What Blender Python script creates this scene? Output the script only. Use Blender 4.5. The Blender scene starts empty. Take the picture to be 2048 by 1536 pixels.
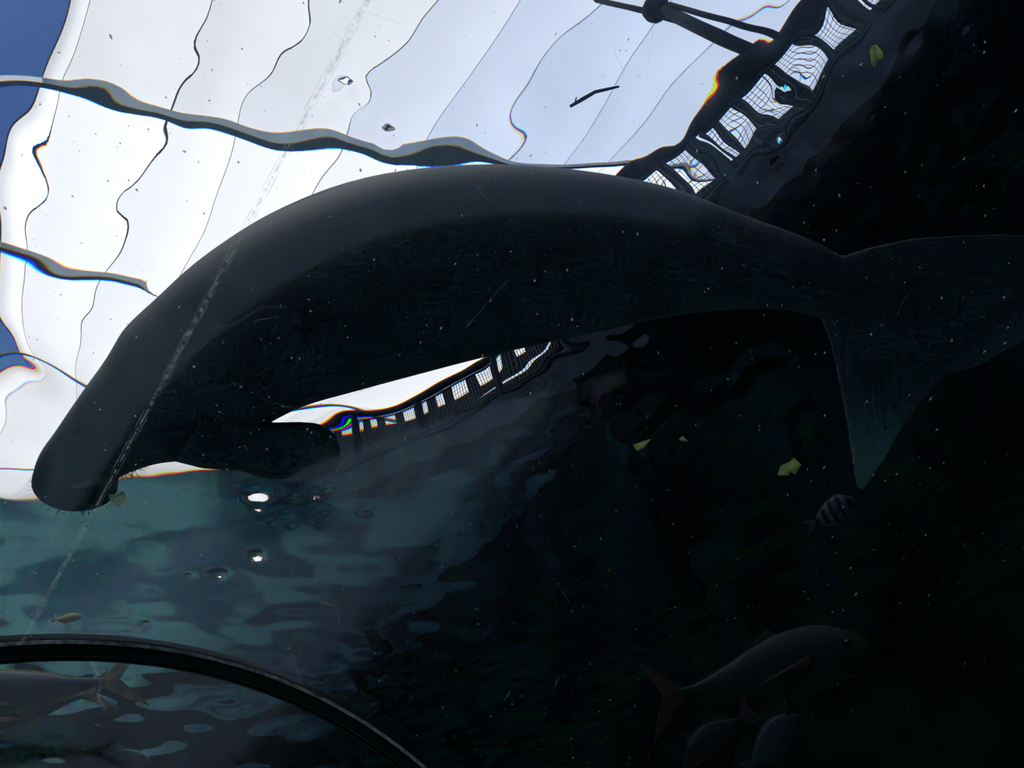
import bpy, bmesh, math, random
import numpy as np
from mathutils import Vector, Matrix

random.seed(7)
rng = np.random.default_rng(11)
scene = bpy.context.scene
COL = scene.collection

# ---------------------------------------------------------------- camera
cam_data = bpy.data.cameras.new('camera')
cam_data.sensor_width = 36.0
cam_data.lens = 1540.0 / 2048.0 * 36.0
cam_data.clip_start = 0.05
cam_data.clip_end = 500
cam = bpy.data.objects.new('camera', cam_data)
COL.objects.link(cam)
R_, U_, B_ = Vector((0.965926, 0.190821, -0.174856)), Vector((0.258819, -0.712155, 0.652570)), Vector((0, -0.675590, -0.737277))
cam.matrix_world = Matrix(((R_.x, U_.x, B_.x, 0), (R_.y, U_.y, B_.y, 0), (R_.z, U_.z, B_.z, 0), (0, 0, 0, 1)))
scene.camera = cam

# ---------------------------------------------------------------- world and sun
world = bpy.data.worlds.new('sky')
scene.world = world
world.use_nodes = True
wn = world.node_tree.nodes
wl = world.node_tree.links
wn.clear()
w_out = wn.new('ShaderNodeOutputWorld')
w_bg = wn.new('ShaderNodeBackground')
w_sky = wn.new('ShaderNodeTexSky')
w_sky.sky_type = 'NISHITA'
w_sky.sun_disc = False
w_sky.sun_elevation = math.radians(52)
w_sky.sun_rotation = math.radians(200)
w_sky.air_density = 1.3
w_sky.dust_density = 0.6
w_sky.ozone_density = 2.0
w_bg.inputs['Strength'].default_value = 0.055
w_mul = wn.new('ShaderNodeMixRGB')
w_mul.blend_type = 'MULTIPLY'
w_mul.inputs['Fac'].default_value = 1.0
w_mul.inputs['Color2'].default_value = (0.72, 1.0, 1.55, 1)
wl.new(w_sky.outputs['Color'], w_mul.inputs['Color1'])
wl.new(w_mul.outputs['Color'], w_bg.inputs['Color'])
wl.new(w_bg.outputs['Background'], w_out.inputs['Surface'])

sun_data = bpy.data.lights.new('sun', 'SUN')
sun_data.energy = 4.4
sun_data.angle = math.radians(1.0)
sun_data.color = (1.0, 0.965, 0.90)
sun = bpy.data.objects.new('sun', sun_data)
COL.objects.link(sun)
sun.location = (-10, -10, 30)
sun.rotation_euler = Vector((0.35, 0.30, -1)).to_track_quat('-Z', 'Y').to_euler()

# ---------------------------------------------------------------- exposure
vs = scene.view_settings
vs.view_transform = 'Standard'
vs.look = 'None'
vs.exposure = 0.0
vs.gamma = 1.0
vs.use_curve_mapping = False
cy = scene.cycles
cy.use_denoising = True
cy.max_bounces = 9
cy.transmission_bounces = 9
cy.transparent_max_bounces = 24
cy.diffuse_bounces = 2
cy.glossy_bounces = 4
cy.use_adaptive_sampling = True
cy.adaptive_threshold = 0.045
cy.adaptive_min_samples = 12
cy.sample_clamp_indirect = 6.0
cy.blur_glossy = 0.3

# ---------------------------------------------------------------- frame of the place
# t runs across the tunnel, s along it, the camera is at t = s = 0 and z = 0
H = 3.0                                   # water level
Q = math.sqrt(0.5)
def ts(t, s, z=0.0):
    return Vector(((t - s) * Q, (t + s) * Q, z))

# ---------------------------------------------------------------- helpers
def link(o, parent=None):
    COL.objects.link(o)
    if parent is not None:
        o.parent = parent
    return o

def tag(o, label=None, cat=None, group=None, kind=None):
    if label: o['label'] = label
    if cat: o['category'] = cat
    if group: o['group'] = group
    if kind: o['kind'] = kind
    return o

def empty(name, loc=(0, 0, 0), parent=None):
    o = bpy.data.objects.new(name, None)
    o.empty_display_size = 0.1
    link(o, parent)
    o.location = loc
    return o

def mesh_obj(name, verts, faces, mat, parent=None, smooth=False):
    me = bpy.data.meshes.new(name)
    me.from_pydata([tuple(v) for v in verts], [], [tuple(f) for f in faces])
    me.update()
    if smooth:
        me.polygons.foreach_set('use_smooth', [True] * len(me.polygons))
    if mat: me.materials.append(mat)
    return link(bpy.data.objects.new(name, me), parent)

def bm_obj(name, bm, mat, parent=None, smooth=False):
    me = bpy.data.meshes.new(name)
    bmesh.ops.recalc_face_normals(bm, faces=bm.faces)
    bm.to_mesh(me); bm.free()
    if smooth:
        me.polygons.foreach_set('use_smooth', [True] * len(me.polygons))
    if mat: me.materials.append(mat)
    return link(bpy.data.objects.new(name, me), parent)

def prism_box(bm, corners, z0, z1):
    """box from four plan corners"""
    b = [bm.verts.new((c.x, c.y, z0)) for c in corners]
    t = [bm.verts.new((c.x, c.y, z1)) for c in corners]
    bm.faces.new(b[::-1]); bm.faces.new(t)
    for i in range(4):
        j = (i + 1) % 4
        bm.faces.new((b[i], b[j], t[j], t[i]))

def ts_box(bm, t0, t1, s0, s1, z0, z1):
    prism_box(bm, [ts(t0, s0), ts(t1, s0), ts(t1, s1), ts(t0, s1)], z0, z1)

def frames(pts):
    pts = [Vector(p) for p in pts]
    out = []
    n = len(pts)
    for i in range(n):
        d = (pts[min(i + 1, n - 1)] - pts[max(i - 1, 0)]).normalized()
        a = Vector((0, 0, 1)) if abs(d.z) < 0.9 else Vector((1, 0, 0))
        u = d.cross(a).normalized()
        v = d.cross(u).normalized()
        out.append((pts[i], u, v))
    return out

def tube(bm, pts, r, seg=8, cap=True):
    fr = frames(pts)
    rs = r if isinstance(r, (list, tuple)) else [r] * len(fr)
    rings = []
    for (p, u, v), rr in zip(fr, rs):
        rings.append([bm.verts.new(p + rr * (math.cos(2 * math.pi * k / seg) * u + math.sin(2 * math.pi * k / seg) * v)) for k in range(seg)])
    for a, b in zip(rings[:-1], rings[1:]):
        for k in range(seg):
            m = (k + 1) % seg
            bm.faces.new((a[k], a[m], b[m], b[k]))
    if cap:
        bm.faces.new(rings[0][::-1]); bm.faces.new(rings[-1])

def catmull(rows, per):
    a = np.array(rows, float)
    out = []
    n = len(a)
    for i in range(n - 1):
        p0, p1, p2, p3 = a[max(i - 1, 0)], a[i], a[i + 1], a[min(i + 2, n - 1)]
        for k in range(per):
            t = k / per
            out.append(0.5 * (2 * p1 + (p2 - p0) * t + (2 * p0 - 5 * p1 + 4 * p2 - p3) * t * t + (3 * p1 - p0 - 3 * p2 + p3) * t ** 3))
    out.append(a[-1])
    return np.array(out)

# ---------------------------------------------------------------- materials
def mat(name):
    m = bpy.data.materials.new(name)
    m.use_nodes = True
    m.node_tree.nodes.clear()
    nt = m.node_tree
    out = nt.nodes.new('ShaderNodeOutputMaterial')
    return m, nt, out

def node(nt, kind, **kw):
    n = nt.nodes.new(kind)
    for k, v in kw.items():
        if hasattr(n, k) and k not in n.inputs: setattr(n, k, v)
        else: n.inputs[k].default_value = v
    return n

def rgba(c): return (c[0], c[1], c[2], 1.0)

def noisy(name, c1, c2, scale=6.0, rough=0.6, detail=4.0, stops=(0.4, 0.62), bump=0.0, spec=0.3, coord='Object', bscale=None):
    """principled surface whose colour wanders between two tones"""
    m, nt, out = mat(name)
    tc = node(nt, 'ShaderNodeTexCoord')
    nz = node(nt, 'ShaderNodeTexNoise', Scale=scale, Detail=detail)
    nt.links.new(tc.outputs[coord], nz.inputs['Vector'])
    rp = nt.nodes.new('ShaderNodeValToRGB')
    rp.color_ramp.elements[0].position = stops[0]; rp.color_ramp.elements[0].color = rgba(c1)
    rp.color_ramp.elements[1].position = stops[1]; rp.color_ramp.elements[1].color = rgba(c2)
    nt.links.new(nz.outputs['Fac'], rp.inputs['Fac'])
    b = node(nt, 'ShaderNodeBsdfPrincipled', Roughness=rough)
    b.inputs['Specular IOR Level'].default_value = spec
    nt.links.new(rp.outputs['Color'], b.inputs['Base Color'])
    if bump:
        n2 = node(nt, 'ShaderNodeTexNoise', Scale=bscale or scale * 5, Detail=5.0)
        nt.links.new(tc.outputs[coord], n2.inputs['Vector'])
        bp = node(nt, 'ShaderNodeBump', Strength=bump, Distance=0.01)
        nt.links.new(n2.outputs['Fac'], bp.inputs['Height'])
        nt.links.new(bp.outputs['Normal'], b.inputs['Normal'])
    nt.links.new(b.outputs['BSDF'], out.inputs['Surface'])
    return m

def translucent(name, col, tint2, scale=0.6, diff=0.25):
    m, nt, out = mat(name)
    tc = node(nt, 'ShaderNodeTexCoord')
    nz = node(nt, 'ShaderNodeTexNoise', Scale=scale, Detail=3.0)
    nt.links.new(tc.outputs['Object'], nz.inputs['Vector'])
    rp = nt.nodes.new('ShaderNodeValToRGB')
    rp.color_ramp.elements[0].position = 0.35; rp.color_ramp.elements[0].color = rgba(col)
    rp.color_ramp.elements[1].position = 0.7; rp.color_ramp.elements[1].color = rgba(tint2)
    nt.links.new(nz.outputs['Fac'], rp.inputs['Fac'])
    tr = nt.nodes.new('ShaderNodeBsdfTranslucent')
    df = nt.nodes.new('ShaderNodeBsdfDiffuse')
    nt.links.new(rp.outputs['Color'], tr.inputs['Color'])
    nt.links.new(rp.outputs['Color'], df.inputs['Color'])
    mx = node(nt, 'ShaderNodeMixShader', Fac=diff)
    nt.links.new(tr.outputs['BSDF'], mx.inputs[1]); nt.links.new(df.outputs['BSDF'], mx.inputs[2])
    nt.links.new(mx.outputs['Shader'], out.inputs['Surface'])
    return m

def near_bay(f):  # light falloff towards the walkway painted into the panel tint
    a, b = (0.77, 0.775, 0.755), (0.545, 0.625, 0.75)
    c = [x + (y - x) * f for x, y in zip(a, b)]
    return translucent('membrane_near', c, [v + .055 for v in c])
M_MEM_C = translucent('membrane_far', (0.97, 0.965, 0.94), (0.99, 0.985, 0.96))
M_STEEL = noisy('painted_steel', (0.30, 0.40, 0.50), (0.36, 0.47, 0.57), 3, 0.5)
M_CABLE = noisy('grey_cable', (0.26, 0.28, 0.31), (0.34, 0.36, 0.39), 8, 0.6)
M_DECK = noisy('dark_deck', (0.006, 0.009, 0.010), (0.014, 0.018, 0.019), 2.5, 0.9, spec=0.03)
M_RAIL = noisy('dark_rail', (0.012, 0.017, 0.024), (0.022, 0.03, 0.04), 4, 0.7, spec=0.08)
M_WIRE = noisy('wire', (0.05, 0.06, 0.07), (0.09, 0.1, 0.11), 20, 0.5)
M_FLOOR = noisy('sand_and_weed', (0.020, 0.078, 0.100), (0.092, 0.258, 0.250), 0.75, 0.9, 3, (0.48, 0.55), 0.4)
M_WALL = noisy('algae_wall', (0.006, 0.014, 0.014), (0.03, 0.11, 0.08), 0.9, 0.9, 4, (0.45, 0.62), 0.5)
M_RUBBER = noisy('black_rubber', (0.004, 0.004, 0.004), (0.008, 0.008, 0.009), 30, 0.45)
M_SEAL = translucent('pale_sealant', (0.35, 0.36, 0.37), (0.95, 0.95, 0.95), 60, 0.3)
def skin_material():
    """mottled grey hide, with light painted on the far tail lobe"""
    m = noisy('dugong_skin', (0.080, 0.095, 0.108), (0.125, 0.14, 0.152), 5, 0.75, 5, (0.35, 0.7), 0.06, 0.12, bscale=40)
    nt = m.node_tree
    b = next(n for n in nt.nodes if n.type == 'BSDF_PRINCIPLED')
    src = b.inputs['Base Color'].links[0].from_socket
    tc = next(n for n in nt.nodes if n.type == 'TEX_COORD')
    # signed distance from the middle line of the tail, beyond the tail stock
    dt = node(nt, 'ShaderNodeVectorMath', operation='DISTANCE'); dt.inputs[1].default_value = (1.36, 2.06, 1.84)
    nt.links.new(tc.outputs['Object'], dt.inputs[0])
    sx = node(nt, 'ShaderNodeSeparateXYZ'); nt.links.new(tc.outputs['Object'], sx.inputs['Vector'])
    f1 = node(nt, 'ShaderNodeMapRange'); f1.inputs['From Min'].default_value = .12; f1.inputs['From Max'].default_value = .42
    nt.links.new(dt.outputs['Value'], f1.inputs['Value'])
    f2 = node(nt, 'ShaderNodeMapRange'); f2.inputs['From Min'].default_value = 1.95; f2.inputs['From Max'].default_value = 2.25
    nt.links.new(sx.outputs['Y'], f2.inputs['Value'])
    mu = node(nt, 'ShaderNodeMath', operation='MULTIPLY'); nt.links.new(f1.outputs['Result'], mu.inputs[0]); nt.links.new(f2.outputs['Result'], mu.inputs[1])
    mx = nt.nodes.new('ShaderNodeMixRGB'); mx.inputs['Color2'].default_value = (.34, .37, .37, 1)  # lit look of the far tail lobe put into the hide colour
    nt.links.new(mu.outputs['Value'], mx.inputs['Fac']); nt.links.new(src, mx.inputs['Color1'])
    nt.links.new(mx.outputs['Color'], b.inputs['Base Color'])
    return m
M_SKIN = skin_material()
M_PAD = noisy('muzzle_pad', (0.16, 0.15, 0.145), (0.24, 0.22, 0.21), 14, 0.7, 4, (0.35, 0.7), 0.3)
M_BRISTLE = noisy('bristle', (0.10, 0.09, 0.08), (0.2, 0.18, 0.15), 40, 0.6)
M_EYE = noisy('eye', (0.004, 0.004, 0.004), (0.008, 0.007, 0.006), 10, 0.15, spec=0.6)

def water_material():
    m, nt, out = mat('water')
    prev = None
    for c, ior in (((1, 0, 0), 1.3318), ((0, 1, 0), 1.333), ((0, 0, 1), 1.3344)):
        g = node(nt, 'ShaderNodeBsdfGlass', Roughness=0.0, IOR=ior)
        g.inputs['Color'].default_value = rgba(c)
        if prev is None:
            prev = g.outputs['BSDF']
        else:
            ad = nt.nodes.new('ShaderNodeAddShader')
            nt.links.new(prev, ad.inputs[0]); nt.links.new(g.outputs['BSDF'], ad.inputs[1])
            prev = ad.outputs['Shader']
    nt.links.new(prev, out.inputs['Surface'])
    return m
M_WATER = water_material()

def acrylic_material():
    """clear old acrylic: mostly straight through, a little of the light scattered forward by fine scratches"""
    m, nt, out = mat('acrylic')
    tr = node(nt, 'ShaderNodeBsdfTransparent')
    tr.inputs['Color'].default_value = (0.985, 0.99, 0.99, 1)
    prev = tr.outputs['BSDF']
    for rough, col, fac in ((0.55, (0.62, 0.85, 1.0), 0.016), (0.16, (0.5, 0.75, 1.0), 0.013)):
        hz = node(nt, 'ShaderNodeBsdfRefraction', Roughness=rough, IOR=1.45)
        hz.inputs['Color'].default_value = rgba(col)
        mx = node(nt, 'ShaderNodeMixShader', Fac=fac)
        nt.links.new(prev, mx.inputs[1]); nt.links.new(hz.outputs['BSDF'], mx.inputs[2])
        prev = mx.outputs['Shader']
    nt.links.new(prev, out.inputs['Surface'])
    return m
M_ACRYLIC = acrylic_material()

def mark_material(name, col, alpha, scale=None):
    m, nt, out = mat(name)
    tr = nt.nodes.new('ShaderNodeBsdfTransparent')
    tl = nt.nodes.new('ShaderNodeBsdfTranslucent'); tl.inputs['Color'].default_value = rgba(col)
    df = nt.nodes.new('ShaderNodeBsdfDiffuse'); df.inputs['Color'].default_value = rgba(col)
    m2 = node(nt, 'ShaderNodeMixShader', Fac=0.5)
    nt.links.new(tl.outputs['BSDF'], m2.inputs[1]); nt.links.new(df.outputs['BSDF'], m2.inputs[2])
    mx = node(nt, 'ShaderNodeMixShader', Fac=alpha)
    if scale:
        tc = node(nt, 'ShaderNodeTexCoord')
        nz = node(nt, 'ShaderNodeTexNoise', Scale=scale, Detail=3.0)
        nt.links.new(tc.outputs['Object'], nz.inputs['Vector'])
        mr = node(nt, 'ShaderNodeMapRange')
        mr.inputs['From Min'].default_value = 0.40; mr.inputs['From Max'].default_value = 0.62
        mr.inputs['To Min'].default_value = 0.0; mr.inputs['To Max'].default_value = alpha
        nt.links.new(nz.outputs['Fac'], mr.inputs['Value'])
        nt.links.new(mr.outputs['Result'], mx.inputs['Fac'])
    nt.links.new(tr.outputs['BSDF'], mx.inputs[1]); nt.links.new(m2.outputs['Shader'], mx.inputs[2])
    nt.links.new(mx.outputs['Shader'], out.inputs['Surface'])
    return m
M_SPECK = mark_material('speck', (0.35, 0.36, 0.34), 0.9)
M_SCRATCH = mark_material('scratch', (0.55, 0.6, 0.62), 0.30, 25)
M_BOND = mark_material('bond_line', (0.5, 0.5, 0.46), 0.36, 110)
M_STREAK = mark_material('streak_mark', (0.6, 0.68, 0.68), 0.22, 60)
M_BONDEDGE = mark_material('bond_edge', (0.5, 0.52, 0.5), 0.35, 30)

# ================================================================ THE SETTING
T_LEFT, T_RIGHT, S_NEAR, S_FAR, Z_FLOOR = -5.5, 7.0, -5.0, 15.0, -2.2

bm = bmesh.new()
ts_box(bm, T_LEFT - .3, T_RIGHT + .3, S_NEAR - .3, S_FAR + .3, Z_FLOOR - .3, Z_FLOOR)
bmesh.ops.subdivide_edges(bm, edges=bm.edges[:], cuts=3, use_grid_fill=True)
tag(bm_obj('floor', bm, M_FLOOR), 'blotchy sand and weed bottom of the pool', 'pool floor', kind='structure')
for nm, a in (('wall_left', (T_LEFT - .3, T_LEFT, S_NEAR, S_FAR)), ('wall_right', (T_RIGHT, T_RIGHT + .3, S_NEAR, S_FAR)),
              ('wall_near', (T_LEFT - .3, T_RIGHT + .3, S_NEAR - .3, S_NEAR)), ('wall_far', (T_LEFT - .3, T_RIGHT + .3, S_FAR, S_FAR + .3))):
    bm = bmesh.new()
    ts_box(bm, a[0], a[1], a[2], a[3], Z_FLOOR, H + .12)
    tag(bm_obj(nm, bm, M_WALL), 'dark algae covered pool wall ' + {'wall_left': 'on the open sky side', 'wall_right': 'under the walkway', 'wall_near': 'behind the viewer', 'wall_far': 'at the far end'}[nm], 'pool wall', kind='structure')

# ---- water surface: small waves, shaped by slope samples (x, y, vx, vy)
RIPPLES = [(-1.373,0.759,-0.0164,0.0209), (-1.315,0.784,-0.0593,0.0778), (-1.258,0.812,0.1080,-0.1474), (-1.236,0.820,-0.0420,0.0580), (-1.154,0.841,-0.3631,0.5250), (-1.151,0.869,0.2429,-0.3588), (-1.137,0.901,0.0408,-0.0619), (-1.103,0.923,0.0220,-0.0342), (-1.053,0.951,-0.0191,0.0305), (-0.976,0.995,0.1466,-0.2406), (-0.897,1.037,-0.1361,0.2302), (-0.818,1.083,0.0297,-0.0538), (-0.744,1.143,-0.0165,0.0320), (-0.662,1.197,0.0346,-0.0703), (-0.569,1.224,0.0029,-0.0061), (-0.469,1.234,0.0113,-0.0254), (-0.407,1.258,-0.0509,0.1180), (-0.346,1.301,-0.0543,0.1307), (-0.291,1.350,0.0213,-0.0531), (-0.227,1.395,0.1427,-0.3734), (-0.170,1.405,-0.1391,0.3831), (-0.116,1.416,0.2106,-0.6110), (-0.085,1.413,-0.1891,0.5655), (-0.030,1.454,0.0687,-0.2119), (0.026,1.465,0.0190,-0.0617), (0.112,1.474,-0.0148,0.0524), (0.177,1.511,-0.0470,0.1711), (-1.850,1.314,-0.0411,0.0422), (-1.797,1.357,-0.0058,0.0061), (-1.743,1.401,-0.1117,0.1219), (-1.734,1.470,0.0543,-0.0620), (-1.685,1.514,0.0801,-0.0966), (-1.611,1.533,-0.0600,0.0756), (-1.541,1.560,-0.0333,0.0432), (-1.481,1.606,0.0428,-0.0564), (-0.651,0.654,0.0786,0.0798), (-0.694,0.707,-0.2747,-0.2755), (-0.750,0.744,0.2105,0.2164), (-0.779,0.785,0.2134,0.2160), (-0.780,0.834,-0.4928,-0.4674), (-0.830,0.870,0.0200,0.0193), (-0.897,0.904,0.0847,0.0858), (-0.958,0.959,0.0565,0.0578), (-1.030,1.049,0.7272,0.7234), (-1.021,1.065,-0.8569,-0.8173), (-1.096,1.121,-0.0159,-0.0156), (-1.186,1.177,-0.0067,-0.0070), (-1.287,1.223,-0.1174,-0.1366), (-1.316,1.237,0.3110,0.3728), (-1.358,1.305,0.0843,0.0964), (-1.343,1.342,-0.1578,-0.1626), (-1.380,1.411,-0.0181,-0.0176), (-1.433,1.471,-0.0744,-0.0708), (-1.596,1.580,0.1279,0.1376), (-1.716,1.714,-0.2252,-0.2349), (-1.758,1.731,0.2614,0.2891), (-1.855,1.872,-0.0618,-0.0615), (-1.899,1.921,0.0389,0.0381), (-1.980,2.049,0.0305,0.0248), (-1.422,0.946,-0.0614,-0.0462), (-1.494,0.974,0.5995,0.4868), (-1.492,1.003,-0.4132,-0.3174), (-1.507,1.070,0.2077,0.1430), (-1.527,1.131,-0.2555,-0.1600), (-1.583,1.189,-0.1455,-0.0890), (-1.677,1.225,0.0614,0.0422), (-1.723,1.281,0.1016,0.0670), (-1.747,1.331,-0.1336,-0.0812), (-0.338,0.731,0.2162,0.2306), (-0.363,0.812,-0.2981,-0.3014), (-0.433,0.862,-0.1382,-0.1432), (-0.521,0.888,0.5366,0.6005), (-0.549,0.925,-0.5337,-0.5936), (-0.630,0.962,-0.0074,-0.0087), (-0.702,1.003,0.2140,0.2684), (0.106,0.841,-0.1439,-0.1581), (0.031,0.888,0.2365,0.2699), (-0.021,0.938,-0.2056,-0.2395), (-0.100,0.978,0.0210,0.0259), (-0.196,1.012,0.0292,0.0394), (-0.258,1.041,0.2553,0.3646), (-0.244,1.104,-0.1643,-0.2152), (-0.283,1.150,-0.1676,-0.2200), (-0.355,1.201,0.1262,0.1731), (-0.411,1.279,-0.1394,-0.1884), (-0.528,1.368,0.0977,0.1384), (0.712,0.990,-0.0919,-0.0980), (0.646,1.030,-0.0186,-0.0207), (0.504,1.089,0.1227,0.1505), (0.432,1.155,0.0570,0.0751), (0.386,1.218,-0.1038,-0.1424), (0.312,1.276,0.1232,0.1811), (0.291,1.321,0.0261,0.0386), (0.311,1.354,0.0192,0.0275), (0.362,1.409,-0.0430,-0.0570), (0.334,1.459,-0.1430,-0.1908), (0.221,1.532,-0.0394,-0.0573), (-1.097,0.544,-0.0549,-0.0412), (-1.145,0.594,-0.0392,-0.0288), (-1.427,0.839,-0.1824,-0.1333), (-1.495,0.866,-0.0631,-0.0494), (-1.552,0.904,0.2475,0.1983), (-1.582,0.935,-0.1454,-0.1151), (-1.639,0.996,0.0202,0.0157), (-2.059,1.629,0.1149,0.0435), (-2.060,1.709,-0.1214,-0.0293), (-2.082,1.829,0.0575,0.0017), (-2.067,1.918,-0.1773,0.0342), (1.558,1.199,-0.1141,-0.1036), (1.379,1.308,-0.0169,-0.0166), (1.160,1.373,0.1363,0.1456), (1.060,1.584,-0.1245,-0.1454), (0.901,1.655,-0.0156,-0.0203), (0.693,1.721,0.0845,0.1323), (-1.059,2.664,-0.0047,0.0211), (-0.876,2.642,-0.0078,0.0577), (-0.745,2.692,0.0010,-0.0206), (-0.596,2.694,-0.0010,-0.0258), (-0.477,2.656,0.0006,0.0063), (-0.360,2.618,0.0056,0.0350), (-0.218,2.587,-0.0034,-0.0138), (-0.086,2.528,-0.0213,-0.0676), (-1.850,2.761,-0.0068,0.0115), (-1.971,2.732,0.0090,-0.0134), (-2.061,2.695,-0.0179,0.0246)]

SCALES = ((0.45, 1.0), (0.16, 0.25), (0.06, 0.06))
def axis(a, b, fine0, fine1, df, dc):
    v = list(np.arange(a, fine0, dc)) + list(np.arange(fine0, fine1, df)) + list(np.arange(fine1, b, dc)) + [b]
    return np.array(v)
ta = axis(T_LEFT, T_RIGHT, -2.0, 3.3, 0.022, 0.05)
sa = axis(S_NEAR, S_FAR, -1.2, 4.6, 0.022, 0.05)
TT, SS = np.meshgrid(ta, sa)
XX, YY = (TT - SS) * Q, (TT + SS) * Q
HH = np.zeros_like(XX)
near = (np.abs(TT - .5) < 4) & (np.abs(SS - 2) < 5)
xn, yn = XX[near], YY[near]
hn = np.zeros_like(xn)
for rx, ry, vx, vy in RIPPLES:
    dx, dy = xn - rx, yn - ry
    r2 = dx * dx + dy * dy
    dot = dx * vx + dy * vy
    for l, w in SCALES:
        hn += w * np.exp(-r2 / (2 * l * l)) * dot
HH[near] = hn
# a light chop over everything, stronger away from the sheltered middle
chop = np.zeros_like(XX); fine = np.zeros_like(XX)
for i in range(40):
    lam = 0.24 * (5.5 ** rng.random())
    an = rng.normal(2.0, 0.5)
    k = 2 * math.pi / lam
    chop += 0.0115 / k * np.sin(k * (math.cos(an) * XX + math.sin(an) * YY) + rng.uniform(0, 6.28))
for i in range(36):
    lam = 0.12 * (3.0 ** rng.random())
    an = rng.uniform(0, 2 * math.pi)
    k = 2 * math.pi / lam
    fine += 0.010 / k * np.sin(k * (math.cos(an) * XX + math.sin(an) * YY) + rng.uniform(0, 6.28))
dist = np.hypot(XX + .3, YY - 1.6)
amp = np.clip((dist - 2.1) / 2.2, 0, 1)
right = np.clip((TT - 1.65) / .5, 0, 1) * np.clip((3.0 - SS) / 1.5, 0, 1)
HH += chop * (0.06 + 0.94 * amp) + fine * (0.04 + 1.1 * right + 0.10 * amp)
# single dimples and humps (x, y, radius, height)
DIMPLES = [(-0.323, 1.057, 0.028, 0.015), (-0.405, 1.093, 0.018, 0.009), (-0.282, 1.204, 0.02, 0.006), (-0.221, 1.269, 0.02, 0.006), (-1.752, 3.566, 0.034, 0.0155), (-2.02, 3.642, 0.03, 0.0148), (-1.526, 3.061, 0.035, 0.0082), (-1.033, 3.421, 0.025, 0.0068), (0.093, 3.097, 0.06, 0.002), (-1.396, 1.724, 0.03, -0.006), (-1.597, 3.274, 0.014, 0.0045), (-1.544, 3.312, 0.017, 0.0055), (-1.46, 3.363, 0.02, 0.0065), (-1.305, 3.392, 0.014, 0.0044), (-1.573, 3.17, 0.017, 0.005), (-1.245, 3.193, 0.02, 0.0054), (-1.357, 3.178, 0.014, 0.0039), (-1.162, 3.168, 0.017, 0.0045), (-1.255, 3.34, 0.02, 0.006), (-1.75, 3.27, 0.014, 0.0047), (-2.189, 3.59, 0.017, 0.0074), (-2.635, 3.93, 0.02, 0.0105), (2.176, 1.454, 0.026, 0.026), (1.948, 1.458, 0.018, 0.016), (1.813, 1.735, 0.02, 0.018), (1.397, 1.735, 0.016, 0.012), (1.407, 1.859, 0.02, 0.014), (1.429, 1.55, 0.03, 0.007), (1.722, 1.585, 0.012, 0.008), (0.456, 2.687, 0.02, 0.006), (0.699, 2.666, 0.02, 0.006)]
for bx_, by_, br, bh in DIMPLES:
    HH += bh * np.exp(-((XX - bx_) ** 2 + (YY - by_) ** 2) / (2 * br * br))
nr, nc = XX.shape
verts = np.stack([XX, YY, H + HH], -1).reshape(-1, 3)
ii = (np.arange(nr - 1)[:, None] * nc + np.arange(nc - 1)[None, :]).ravel()
quads = np.stack([ii, ii + 1, ii + nc + 1, ii + nc], -1)
me = bpy.data.meshes.new('water_surface')
me.vertices.add(len(verts)); me.vertices.foreach_set('co', verts.ravel())
me.loops.add(quads.size); me.loops.foreach_set('vertex_index', quads.ravel())
me.polygons.add(len(quads)); me.polygons.foreach_set('loop_start', np.arange(0, quads.size, 4))
me.polygons.foreach_set('use_smooth', np.ones(len(quads), bool))
me.update(calc_edges=True); me.validate()
me.materials.append(M_WATER)
tag(link(bpy.data.objects.new('water_surface', me)), 'rippled water surface of the pool seen from below', 'water', kind='structure')

# ---- canopy over the pool
Z_ROOF = H + 5.5
SEAMS = [-1.55, -1.27, 0.03, 0.92, 2.2, 3.3, 4.4, 5.5, 6.7, 7.9, 9.1]
BEAMS = [5.1, 9.35, 17.6, 29.0]
SKEW = -2.33 / 6.5
bay = [-7.0] + BEAMS + [160.0]
ceiling = tag(empty('ceiling', ts(3, 5, Z_ROOF)), 'white translucent canopy of long panels on steel beams above the pool', 'canopy', kind='structure')
org = ts(3, 5, Z_ROOF)
for bi in range(len(bay) - 1):
    for si in range(len(SEAMS) - 1):
        t0, t1 = SEAMS[si], SEAMS[si + 1]
        s0, s1 = bay[bi], bay[bi + 1]
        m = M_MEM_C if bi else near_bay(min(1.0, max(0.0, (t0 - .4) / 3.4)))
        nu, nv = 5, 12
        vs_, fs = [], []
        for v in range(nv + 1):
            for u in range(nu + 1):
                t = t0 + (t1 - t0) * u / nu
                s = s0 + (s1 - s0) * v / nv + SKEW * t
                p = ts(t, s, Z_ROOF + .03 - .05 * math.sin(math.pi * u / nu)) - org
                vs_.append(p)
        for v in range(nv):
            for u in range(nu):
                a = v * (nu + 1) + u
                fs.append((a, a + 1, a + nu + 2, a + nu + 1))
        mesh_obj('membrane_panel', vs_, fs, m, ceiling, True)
for t in SEAMS:
    bm = bmesh.new()
    tube(bm, [ts(t, s, Z_ROOF) - org for s in (-7, 10, 30, 160)], 0.0048 if t > -1.5 else 0.012, 6)
    bm_obj('seam_cable', bm, M_CABLE, ceiling)
for i, s in enumerate(BEAMS):
    bm = bmesh.new()
    hw = (.035, .045, .15, .2)[i]
    d = Vector((ts(1, SKEW) - ts(0, 0)))[:]
    ds = hw * math.sqrt(1 + SKEW * SKEW)
    prism_box(bm, [ts(-2.2, s + SKEW * -2.2 - ds) - org, ts(9.3, s + SKEW * 9.3 - ds) - org, ts(9.3, s + SKEW * 9.3 + ds) - org, ts(-2.2, s + SKEW * -2.2 + ds) - org], -.16, -.04)
    bm_obj('cross_beam', bm, M_STEEL, ceiling)

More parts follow.
